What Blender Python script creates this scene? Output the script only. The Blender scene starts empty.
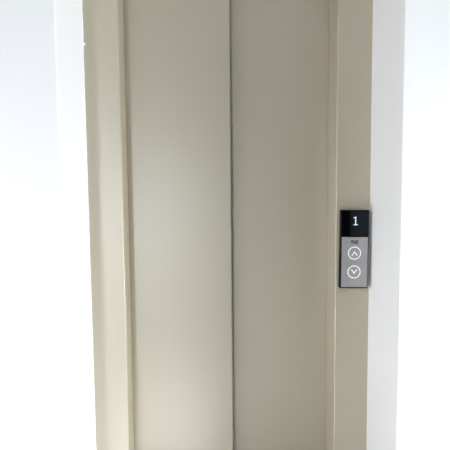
import bpy, bmesh, math, random
from mathutils import Matrix, Vector

S = bpy.context.scene
C = S.collection

# ------------------------------------------------------------------ materials
def mat(name, col, rough=0.5, metal=0.0, spec=0.5, emit=None, estr=0.0, coat=0.0):
    m = bpy.data.materials.new(name); m.use_nodes = True
    b = m.node_tree.nodes['Principled BSDF']
    b.inputs['Base Color'].default_value = (*col, 1)
    b.inputs['Roughness'].default_value = rough
    b.inputs['Metallic'].default_value = metal
    b.inputs['Specular IOR Level'].default_value = spec
    b.inputs['Coat Weight'].default_value = coat
    b.inputs['Coat Roughness'].default_value = rough
    b.inputs['Coat IOR'].default_value = 1.8
    if emit:
        b.inputs['Emission Color'].default_value = (*emit, 1)
        b.inputs['Emission Strength'].default_value = estr
    return m

def noise_mat(name, col_a, col_b, scale, rough=0.5, metal=0.0, spec=0.5, stretch=(1, 1, 1), bump=0.0, detail=4.0, coat=0.0):
    """principled paint whose colour wanders a little between two tones, with a fine bump"""
    m = mat(name, col_a, rough, metal, spec, coat=coat)
    nt = m.node_tree; N = nt.nodes; L = nt.links
    b = N['Principled BSDF']
    tc = N.new('ShaderNodeTexCoord'); mp = N.new('ShaderNodeMapping')
    mp.inputs['Scale'].default_value = stretch
    nz = N.new('ShaderNodeTexNoise'); nz.inputs['Scale'].default_value = scale; nz.inputs['Detail'].default_value = detail
    cr = N.new('ShaderNodeMix'); cr.data_type = 'RGBA'
    cr.inputs['A'].default_value = (*col_a, 1); cr.inputs['B'].default_value = (*col_b, 1)
    L.new(tc.outputs['Object'], mp.inputs['Vector']); L.new(mp.outputs['Vector'], nz.inputs['Vector'])
    L.new(nz.outputs['Fac'], cr.inputs['Factor']); L.new(cr.outputs['Result'], b.inputs['Base Color'])
    if bump:
        bp = N.new('ShaderNodeBump'); bp.inputs['Strength'].default_value = bump; bp.inputs['Distance'].default_value = 0.002
        L.new(nz.outputs['Fac'], bp.inputs['Height']); L.new(bp.outputs['Normal'], b.inputs['Normal'])
    return m

WALL = noise_mat('white_wall_paint', (0.75, 0.738, 0.742), (0.765, 0.753, 0.757), 60, rough=0.75, spec=0.3, bump=0.06)
CEIL = mat('darkened_ceiling_paint', (0.45, 0.45, 0.45), 0.9)  # unseen ceiling, darkened to cut bounced light
HALL = mat('grey_hall_paint', (0.18, 0.18, 0.18), 0.8)  # unseen walls, greyed down to lower the hall's ambient light
DOOR = noise_mat('beige_satin_door_paint', (0.352, 0.299, 0.205), (0.365, 0.310, 0.213), 22, rough=0.42, spec=1.0, stretch=(6, 6, 0.15), bump=0.02, coat=1.0)
FRAME = noise_mat('beige_satin_frame_paint', (0.378, 0.322, 0.222), (0.391, 0.333, 0.230), 22, rough=0.42, spec=1.0, stretch=(6, 6, 0.15), bump=0.02, coat=1.0)
SEAL = mat('white_sealant', (0.84, 0.83, 0.82), 0.5)
BLACK = mat('black_plastic', (0.004, 0.004, 0.005), 0.6, spec=0.15)
GLASSB = mat('black_display_glass', (0.002, 0.002, 0.003), 0.12, spec=0.08)
SCREEN = mat('dark_lcd', (0.008, 0.008, 0.011), 0.15, spec=0.12, emit=(0.55, 0.6, 0.85), estr=0.004)
DIGIT = mat('lit_digit', (0.2, 0.3, 0.35), 0.5, emit=(0.62, 0.88, 1.0), estr=0.85)
STEEL = noise_mat('brushed_grey_steel', (0.385, 0.365, 0.37), (0.465, 0.445, 0.45), 40, rough=0.42, metal=0.6, stretch=(0.6, 1, 12), bump=0.02)
LOGO = mat('dark_print', (0.008, 0.008, 0.009), 0.7, spec=0.1)
RING = mat('glowing_white_print', (0.85, 0.85, 0.87), 0.4, emit=(1, 1, 1), estr=0.25)  # print with a faint glow added to its own colour
ALU = mat('white_window_frame', (0.8, 0.8, 0.8), 0.4)

def tile_mat():
    m = mat('pale_floor_tile', (0.6, 0.6, 0.58), 0.35)
    nt = m.node_tree; N = nt.nodes; L = nt.links
    tc = N.new('ShaderNodeTexCoord'); br = N.new('ShaderNodeTexBrick')
    br.offset = 0.0; br.inputs['Scale'].default_value = 1.0
    br.inputs['Brick Width'].default_value = 0.6; br.inputs['Row Height'].default_value = 0.6
    br.inputs['Mortar Size'].default_value = 0.003
    br.inputs['Color1'].default_value = (0.50, 0.49, 0.47, 1); br.inputs['Color2'].default_value = (0.48, 0.47, 0.45, 1)
    br.inputs['Mortar'].default_value = (0.35, 0.34, 0.33, 1)
    L.new(tc.outputs['Object'], br.inputs['Vector']); L.new(br.outputs['Color'], N['Principled BSDF'].inputs['Base Color'])
    return m
FLOOR = tile_mat()

def pane_mat():
    m = bpy.data.materials.new('clear_window_glass'); m.use_nodes = True
    nt = m.node_tree; N = nt.nodes; L = nt.links
    N.remove(N['Principled BSDF'])
    t = N.new('ShaderNodeBsdfTransparent'); t.inputs['Color'].default_value = (0.97, 0.97, 0.97, 1)
    g = N.new('ShaderNodeBsdfGlossy'); g.inputs['Roughness'].default_value = 0.02
    mx = N.new('ShaderNodeMixShader')
    mx.inputs[0].default_value = 0.06
    L.new(t.outputs[0], mx.inputs[1]); L.new(g.outputs[0], mx.inputs[2])
    L.new(mx.outputs[0], N['Material Output'].inputs['Surface'])
    return m
PANE = pane_mat()

# ------------------------------------------------------------------ mesh helpers
def obj(name, bm, m, parent=None, smooth=False):
    me = bpy.data.meshes.new(name)
    bmesh.ops.recalc_face_normals(bm, faces=bm.faces[:])
    if smooth:
        for f in bm.faces: f.smooth = True
    bm.to_mesh(me); bm.free()
    o = bpy.data.objects.new(name, me); C.objects.link(o)
    me.materials.append(m)
    if parent: o.parent = parent
    return o

def box(bm, x0, x1, y0, y1, z0, z1):
    g = bmesh.ops.create_cube(bm, size=1.0, matrix=Matrix.Translation(((x0+x1)/2, (y0+y1)/2, (z0+z1)/2)) @ Matrix.Diagonal((x1-x0, y1-y0, z1-z0, 1)))
    return g['verts']

def prism(bm, pts, axis, a, b):
    """extrude a 2-D outline: axis 'z' takes (x, y) points, axis 'y' takes (x, z) points"""
    f = (lambda p, t: (p[0], p[1], t)) if axis == 'z' else (lambda p, t: (p[0], t, p[1]))
    lo = [bm.verts.new(f(p, a)) for p in pts]; hi = [bm.verts.new(f(p, b)) for p in pts]
    n = len(pts)
    bm.faces.new(lo); bm.faces.new(hi)
    for i in range(n): bm.faces.new((lo[i], lo[(i+1) % n], hi[(i+1) % n], hi[i]))

def rounded(pts, radii, seg=6):
    """round the corners of a closed outline"""
    out = []; n = len(pts)
    for i, p in enumerate(pts):
        r = radii[i]
        P = Vector(p)
        if r <= 0: out.append(tuple(P)); continue
        a = (Vector(pts[i-1]) - P).normalized(); b = (Vector(pts[(i+1) % n]) - P).normalized()
        ang = a.angle(b); t = r / math.tan(ang/2)
        cdir = (a+b).normalized(); c = P + cdir * (r/math.sin(ang/2))
        s = P + a*t - c; e = P + b*t - c
        for k in range(seg+1):
            v = s.lerp(e, k/seg).normalized()*r
            out.append(tuple(c+v))
    return out

def structure(name, bm, m, parent=None, label=None, cat=None):
    o = obj(name, bm, m, parent)
    if not parent:
        o['kind'] = 'structure'
        if label: o['label'] = label
        if cat: o['category'] = cat
    return o

def thing(name, label, cat, loc=(0, 0, 0)):
    o = bpy.data.objects.new(name, None); C.objects.link(o)
    o.location = loc; o.empty_display_size = 0.1
    o['label'] = label; o['category'] = cat
    return o

# ------------------------------------------------------------------ dimensions (metres; floor at z = 0)
EYE = 1.35                 # camera height
TOP = 2.62                 # ceiling
Y_WALL, Y_JAMB = 1.40, 1.667
Y_LEFT, Y_RIGHT = 1.767, 1.807
XL, XR = -0.5055, 0.5382   # wall opening
JL, JR = -0.3780, 0.4115   # clear door opening
HEAD = 2.20                # underside of the header
OPEN = 2.33                # top of the wall opening
ROOM_L, ROOM_R, ROOM_F = -1.75, 2.30, -3.6

# ------------------------------------------------------------------ the setting
bm = bmesh.new()
prism(bm, rounded([(ROOM_L, Y_WALL), (XL, Y_WALL), (XL, 1.95), (ROOM_L, 1.95)], [0, 0.006, 0, 0]), 'z', 0, TOP)
prism(bm, rounded([(0.5462, Y_WALL), (ROOM_R, Y_WALL), (ROOM_R, 1.95), (XR+.0008, 1.95), (XR+.0008, Y_JAMB)], [0.005, 0, 0, 0, 0]), 'z', 0, TOP)
box(bm, XL, XR+.0008, Y_WALL, 1.95, OPEN, TOP)
structure('wall_back', bm, WALL, label='smooth white wall with the deep opening around the elevator', cat='wall')

bm = bmesh.new(); box(bm, ROOM_L-.2, ROOM_R+.2, 1.95, 2.05, 0, TOP)
structure('leak_block_wall', bm, WALL)  # unseen slab added behind the leaves to stop light leaking through gaps
bm = bmesh.new(); box(bm, ROOM_L-.2, ROOM_R+.2, ROOM_F-.2, 2.05, -0.1, 0)
structure('floor', bm, FLOOR)
bm = bmesh.new(); box(bm, ROOM_L-.2, ROOM_R+.2, ROOM_F-.2, 2.05, TOP, TOP+.1)
structure('ceiling', bm, CEIL)
# wall behind the camera with a low glazed opening on its left
D0, D1, DZ0, DZ1 = -1.72, -1.08, 0.08, 1.75
bm = bmesh.new(); yf = ROOM_F-.2
box(bm, ROOM_L, D0, yf, ROOM_F, 0, TOP); box(bm, D1, ROOM_R, yf, ROOM_F, 0, TOP)
box(bm, D0, D1, yf, ROOM_F, 0, DZ0); box(bm, D0, D1, yf, ROOM_F, DZ1, TOP)
structure('wall_front', bm, HALL)
bm = bmesh.new(); f = .05
box(bm, D0, D0+f, yf+.05, yf+.1, DZ0, DZ1); box(bm, D1-f, D1, yf+.05, yf+.1, DZ0, DZ1)
box(bm, D0+f, D1-f, yf+.05, yf+.1, DZ0, DZ0+f); box(bm, D0+f, D1-f, yf+.05, yf+.1, DZ1-f, DZ1)
win2 = structure('window_2', bm, ALU)
bm = bmesh.new(); box(bm, D0+f, D1-f, yf+.07, yf+.076, DZ0+f, DZ1-f)
obj('pane', bm, PANE, win2)
# side walls, each with a tall window that starts low
def side_wall(name, wname, xa, xb, xf, y0, y1, z0, z1):
    bm = bmesh.new()
    box(bm, xa, xb, ROOM_F-.2, y0, 0, TOP); box(bm, xa, xb, y1, 1.95, 0, TOP)
    box(bm, xa, xb, y0, y1, 0, z0); box(bm, xa, xb, y0, y1, z1, TOP)
    structure(name, bm, HALL)
    bm = bmesh.new(); f = .05
    box(bm, xf-.025, xf+.025, y0, y0+f, z0, z1); box(bm, xf-.025, xf+.025, y1-f, y1, z0, z1)
    box(bm, xf-.025, xf+.025, y0+f, y1-f, z0, z0+f); box(bm, xf-.025, xf+.025, y0+f, y1-f, z1-f, z1)
    win = structure(wname, bm, ALU)
    bm = bmesh.new(); box(bm, xf-.003, xf+.003, y0+f, y1-f, z0+f, z1-f)
    obj('pane', bm, PANE, win)
W0, W1, WZ0, WZ1 = 0.08, 0.95, 0.06, 1.00
side_wall('wall_right', 'window_1', ROOM_R, ROOM_R+.2, ROOM_R+.12, W0, W1, WZ0, WZ1)
V0, V1, VZ0, VZ1 = 0.05, 1.05, 0.08, 1.80
side_wall('wall_left', 'window_3', ROOM_L-.2, ROOM_L, ROOM_L-.12, V0, V1, VZ0, VZ1)

# hand-run sealant where the frame meets the white opening
def bead(name, x, side, wob, seed, fleck=None):
    rnd = random.Random(seed); bm = bmesh.new()
    n = 700; z0, z1 = 0.0, HEAD; prev = None; w = 0.0
    for i in range(n+1):
        z = z0+(z1-z0)*i/n
        w = 0.93*w + rnd.uniform(-wob, wob)
        wid = 0.0008 + 0.7*abs(w)
        if fleck:
            wid += 0.0085*math.exp(-((z-fleck)/0.0045)**2)
        row = [bm.verts.new((x, Y_JAMB+0.0004, z)), bm.verts.new((x, Y_JAMB-0.003, z)),
               bm.verts.new((x+side*wid*.6, Y_JAMB-0.0022, z)), bm.verts.new((x+side*wid, Y_JAMB+0.0004, z))]
        if prev:
            for k in range(3): bm.faces.new((prev[k], prev[k+1], row[k+1], row[k]))
        prev = row
    return structure(name, bm, SEAL, label='thin uneven white sealant line where the frame meets the '+('left' if side > 0 else 'right')+' side of the opening', cat='trim')
bead('trim_1', XL, 1, 0.00035, 3, fleck=EYE+0.534)
bead('trim_2', XR+.0006, -1, 0.00018, 8)

# ------------------------------------------------------------------ the elevator frame
fr = thing('elevator_door_frame', 'beige painted metal elevator door frame set back in the white wall opening', 'door frame', ((JL+JR)/2, Y_JAMB, 0))
ox, oy = -(JL+JR)/2, -Y_JAMB
def jamb(x0, x1, y1, r0, r1):
    bm = bmesh.new()
    pts = rounded([(x0+ox, 0), (x1+ox, 0), (x1+ox, y1-Y_JAMB), (x0+ox, y1-Y_JAMB)], [r0, r1, 0, 0], 8)
    prism(bm, pts, 'z', 0.0, HEAD)
    return obj('jamb', bm, FRAME, fr)
jamb(XL+.0003, JL, Y_LEFT-.004, 0.001, 0.004)
jamb(JR, XR-.0002, Y_RIGHT-.004, 0.004, 0.001)
bm = bmesh.new(); box(bm, XL+.0003+ox, XR-.0002+ox, 0, Y_LEFT-.004-Y_JAMB, HEAD, OPEN-.0005)
obj('header', bm, FRAME, fr)

# the two sliding leaves, each a folded sheet with rounded vertical edges
def leaf(name, x0, x1, y, thick, label):
    bm = bmesh.new()
    prism(bm, rounded([(x0, y), (x1, y), (x1, y+thick), (x0, y+thick)], [0.003]*4, 6), 'z', 0.006, HEAD+.05)
    o = obj(name, bm, DOOR)
    # origin at the foot of the leaf
    c = Vector(((x0+x1)/2, y, 0.0)); o.data.transform(Matrix.Translation(-c)); o.location = c
    o['label'] = label; o['category'] = 'elevator door'
leaf('elevator_door_leaf', JL-.05, 0.0247, Y_LEFT, 0.036, 'left beige elevator door leaf, the nearer one that overlaps the other leaf')
leaf('elevator_door_leaf', -0.02, JR+.05, Y_RIGHT, 0.030, 'right beige elevator door leaf, darker and set further back, beside the call panel')

# ------------------------------------------------------------------ the call panel on the right jamb
PX, PZ, DEP = 0.4753, EYE-0.2175, 0.025
pn = thing('elevator_call_panel', 'slim black and grey call panel with lit floor number and two arrow buttons', 'call panel', (PX, Y_JAMB, PZ))
pn.rotation_euler = (0, math.radians(0.5), 0)
W2, H2 = 0.0508, 0.1445
PXM = 0.00366                        # one step of the drawn layout, metres
def px(x, y):                        # layout step -> panel plane
    return ((x-355.0)*PXM, (249.3-y)*PXM)
def plate(name, x0, x1, z0, z1, ya, yb, m, parent, r=0.0, bev=0.0006):
    bm = bmesh.new()
    pts = [(x0, z0), (x1, z0), (x1, z1), (x0, z1)]
    prism(bm, rounded(pts, [r]*4, 5) if r else pts, 'y', ya, yb)
    o = obj(name, bm, m, parent)
    if bev:
        b = o.modifiers.new('edge', 'BEVEL'); b.width = bev; b.segments = 2; b.limit_method = 'ANGLE'
    return o
SPLIT = 0.0465                       # height where the display meets the steel plate
plate('casing', -W2, W2, -H2, H2, -DEP, 0, BLACK, pn, r=0.0015, bev=0.001)
disp = plate('display', -W2+.0012, W2-.0008, SPLIT, H2-.001, -DEP-.0012, -DEP+.001, GLASSB, pn, r=0.001, bev=0.0004)
plate('screen', -0.0185, W2-.0025, SPLIT+.003, H2-.0035, -DEP-.0014, -DEP-.0010, SCREEN, disp, bev=0)
face = plate('faceplate', -W2+.0035, W2-.0028, -H2+.0045, SPLIT-.0008, -DEP-.0015, -DEP+.001, STEEL, pn, r=0.001, bev=0.0005)

def strokes(bm, polys, ya, yb):
    for p in polys: prism(bm, p, 'y', ya, yb)
def bar(p, q, w):
    p, q = Vector(p), Vector(q); d = (q-p).normalized(); n = Vector((-d.y, d.x))*w/2
    return [tuple(p+n), tuple(p-n), tuple(q-n), tuple(q+n)]
# the lit figure 1
bm = bmesh.new()
cx, cz = 0.0010, 0.1050
hgt = 0.031; s = hgt/10.0
outline = [(-2.3, -5), (2.6, -5), (2.6, -3.9), (0.8, -3.9), (0.8, 5), (-0.25, 5), (-2.4, 4.2), (-2.4, 3.2), (-0.45, 3.8), (-0.45, -3.9), (-2.3, -3.9)]
prism(bm, [(cx+x*s, cz+z*s) for x, z in outline], 'y', -DEP-.0018, -DEP-.0013)
o = obj('digit', bm, DIGIT, disp); o['label'] = 'pale blue lit number 1'
# printed letters
bm = bmesh.new(); lw = 0.0027
yA, yB = -DEP-.0018, -DEP-.0013
lx = -0.0145; ly1 = 0.0335; ly0 = 0.0215; L_ = 0.0082; g = 0.0014
def rect(x0, x1, z0, z1): return [(x0, z0), (x1, z0), (x1, z1), (x0, z1)]
strokes(bm, [rect(lx, lx+L_, ly1-lw*1.1, ly1), rect(lx+L_/2-lw/2-.0003, lx+L_/2+lw/2+.0003, ly0, ly1-lw*1.1)], yA, yB)
kx = lx+L_+g; zm = (ly0+ly1)/2
strokes(bm, [rect(kx, kx+lw*1.2, ly0, ly1),
             [(kx+lw*1.2, zm+.0010), (kx+lw*1.2, zm-.0012), (kx+L_-.0028, ly1), (kx+L_, ly1)][::-1],
             [(kx+lw*1.2+.0008, zm+.0004), (kx+lw*1.2+.0022, zm+.0016), (kx+L_+.0002, ly0), (kx+L_-.0026, ly0)]], yA, yB)
ex = kx+L_+g
strokes(bm, [rect(ex, ex+lw*1.1, ly0, ly1), rect(ex+lw*1.1, ex+L_, ly1-lw, ly1), rect(ex+lw*1.1, ex+L_-.0005, zm-lw/2, zm+lw/2), rect(ex+lw*1.1, ex+L_, ly0, ly0+lw)], yA, yB)
o = obj('lettering', bm, LOGO, face); o['label'] = 'dark printed letters TKE'
# the two round buttons
def button(cx, cz, up):
    bm = bmesh.new(); R = 0.0225
    circ = [(cx+R*math.cos(a*math.pi/24), cz+R*math.sin(a*math.pi/24)) for a in range(48)]
    prism(bm, circ, 'y', -DEP-.0022, -DEP-.001)
    b = obj('button', bm, STEEL, pn)
    b['label'] = 'round call button with an '+('upward' if up else 'downward')+' arrow'
    bm = bmesh.new(); n = 64; ro, ri = 0.0243, 0.0203
    v = [[bm.verts.new((cx+r*math.cos(2*math.pi*k/n), y, cz+r*math.sin(2*math.pi*k/n))) for r, y in ((ro, -DEP-.0012), (ro-.0004, -DEP-.0027), (ri+.0004, -DEP-.0027), (ri, -DEP-.0012))] for k in range(n)]
    for k in range(n):
        a, c = v[k], v[(k+1) % n]
        for j in range(4): bm.faces.new((a[j], a[(j+1) % 4], c[(j+1) % 4], c[j]))
    obj('ring', bm, RING, b)
    bm = bmesh.new(); d = 1 if up else -1
    w = 0.0047; hx, hz = 0.0112, 0.0080
    T = w*0.95
    pts = [(-hx, -d*hz), (0, d*hz), (hx, -d*hz), (hx-w*.65, -d*(hz+w*.55)), (0, d*(hz-T*1.5)), (-hx+w*.65, -d*(hz+w*.55))]
    prism(bm, [(cx+x, cz+z) for x, z in pts], 'y', -DEP-.0028, -DEP-.002)
    obj('arrow', bm, RING, b)
button(*px(354.85, 252.9), True)
button(*px(354.75, 272.0), False)

# ------------------------------------------------------------------ light
w = bpy.data.worlds.new('sky'); S.world = w; w.use_nodes = True
w.node_tree.nodes['Background'].inputs['Color'].default_value = (0.85, 0.92, 1.0, 1)
w.node_tree.nodes['Background'].inputs['Strength'].default_value = 1.0
def area(name, loc, direction, sx, sy, power, col):
    l = bpy.data.lights.new(name, 'AREA'); l.shape = 'RECTANGLE'; l.size = sx; l.size_y = sy; l.energy = power; l.color = col
    o = bpy.data.objects.new(name, l); C.objects.link(o); o.location = loc
    o.rotation_euler = Vector(direction).to_track_quat('-Z', 'Y').to_euler()
    return o
area('right_window_daylight', (ROOM_R+.19, (W0+W1)/2, (WZ0+WZ1)/2), (-1, 0, 0), W1-W0-.02, WZ1-WZ0-.02, 202, (0.89, 0.955, 1.0))
area('left_window_daylight', (ROOM_L-.19, (V0+V1)/2, (VZ0+VZ1)/2), (1, 0, 0), V1-V0-.02, VZ1-VZ0-.02, 29, (0.93, 0.96, 1.0))
area('front_window_daylight', ((D0+D1)/2, yf-.02, (DZ0+DZ1)/2), (0, 1, 0), D1-D0, DZ1-DZ0, 112, (0.86, 0.94, 1.0))
sl = bpy.data.lights.new('sun', 'SUN'); sl.energy = 44; sl.angle = 0.0093; sl.color = (0.93, 0.965, 1.0)
so = bpy.data.objects.new('sun', sl); C.objects.link(so); so.location = (-6, 0, 6)
so.rotation_euler = Vector((1.03, 0.25, -1)).to_track_quat('-Z', 'Y').to_euler()

# ------------------------------------------------------------------ camera
cam = bpy.data.cameras.new('camera'); co = bpy.data.objects.new('camera', cam); C.objects.link(co)
cam.sensor_fit = 'HORIZONTAL'; cam.sensor_width = 36; cam.lens = 36.0; cam.clip_start = 0.02
right = Vector((0.999958142, -0.000683017611, -0.00912397937))
down = Vector((-0.00914950887, -0.0746476156, -0.997168))
fwd = Vector((0.0, 0.997209741, -0.0746507403))
m = Matrix((right, -down, -fwd)).transposed().to_4x4(); m.translation = (0, 0, EYE)
co.matrix_world = m
S.camera = co

S.view_settings.view_transform = 'Standard'
S.view_settings.look = 'None'
S.view_settings.gamma = 1.0
S.view_settings.use_curve_mapping = False
S.view_settings.exposure = -0.17
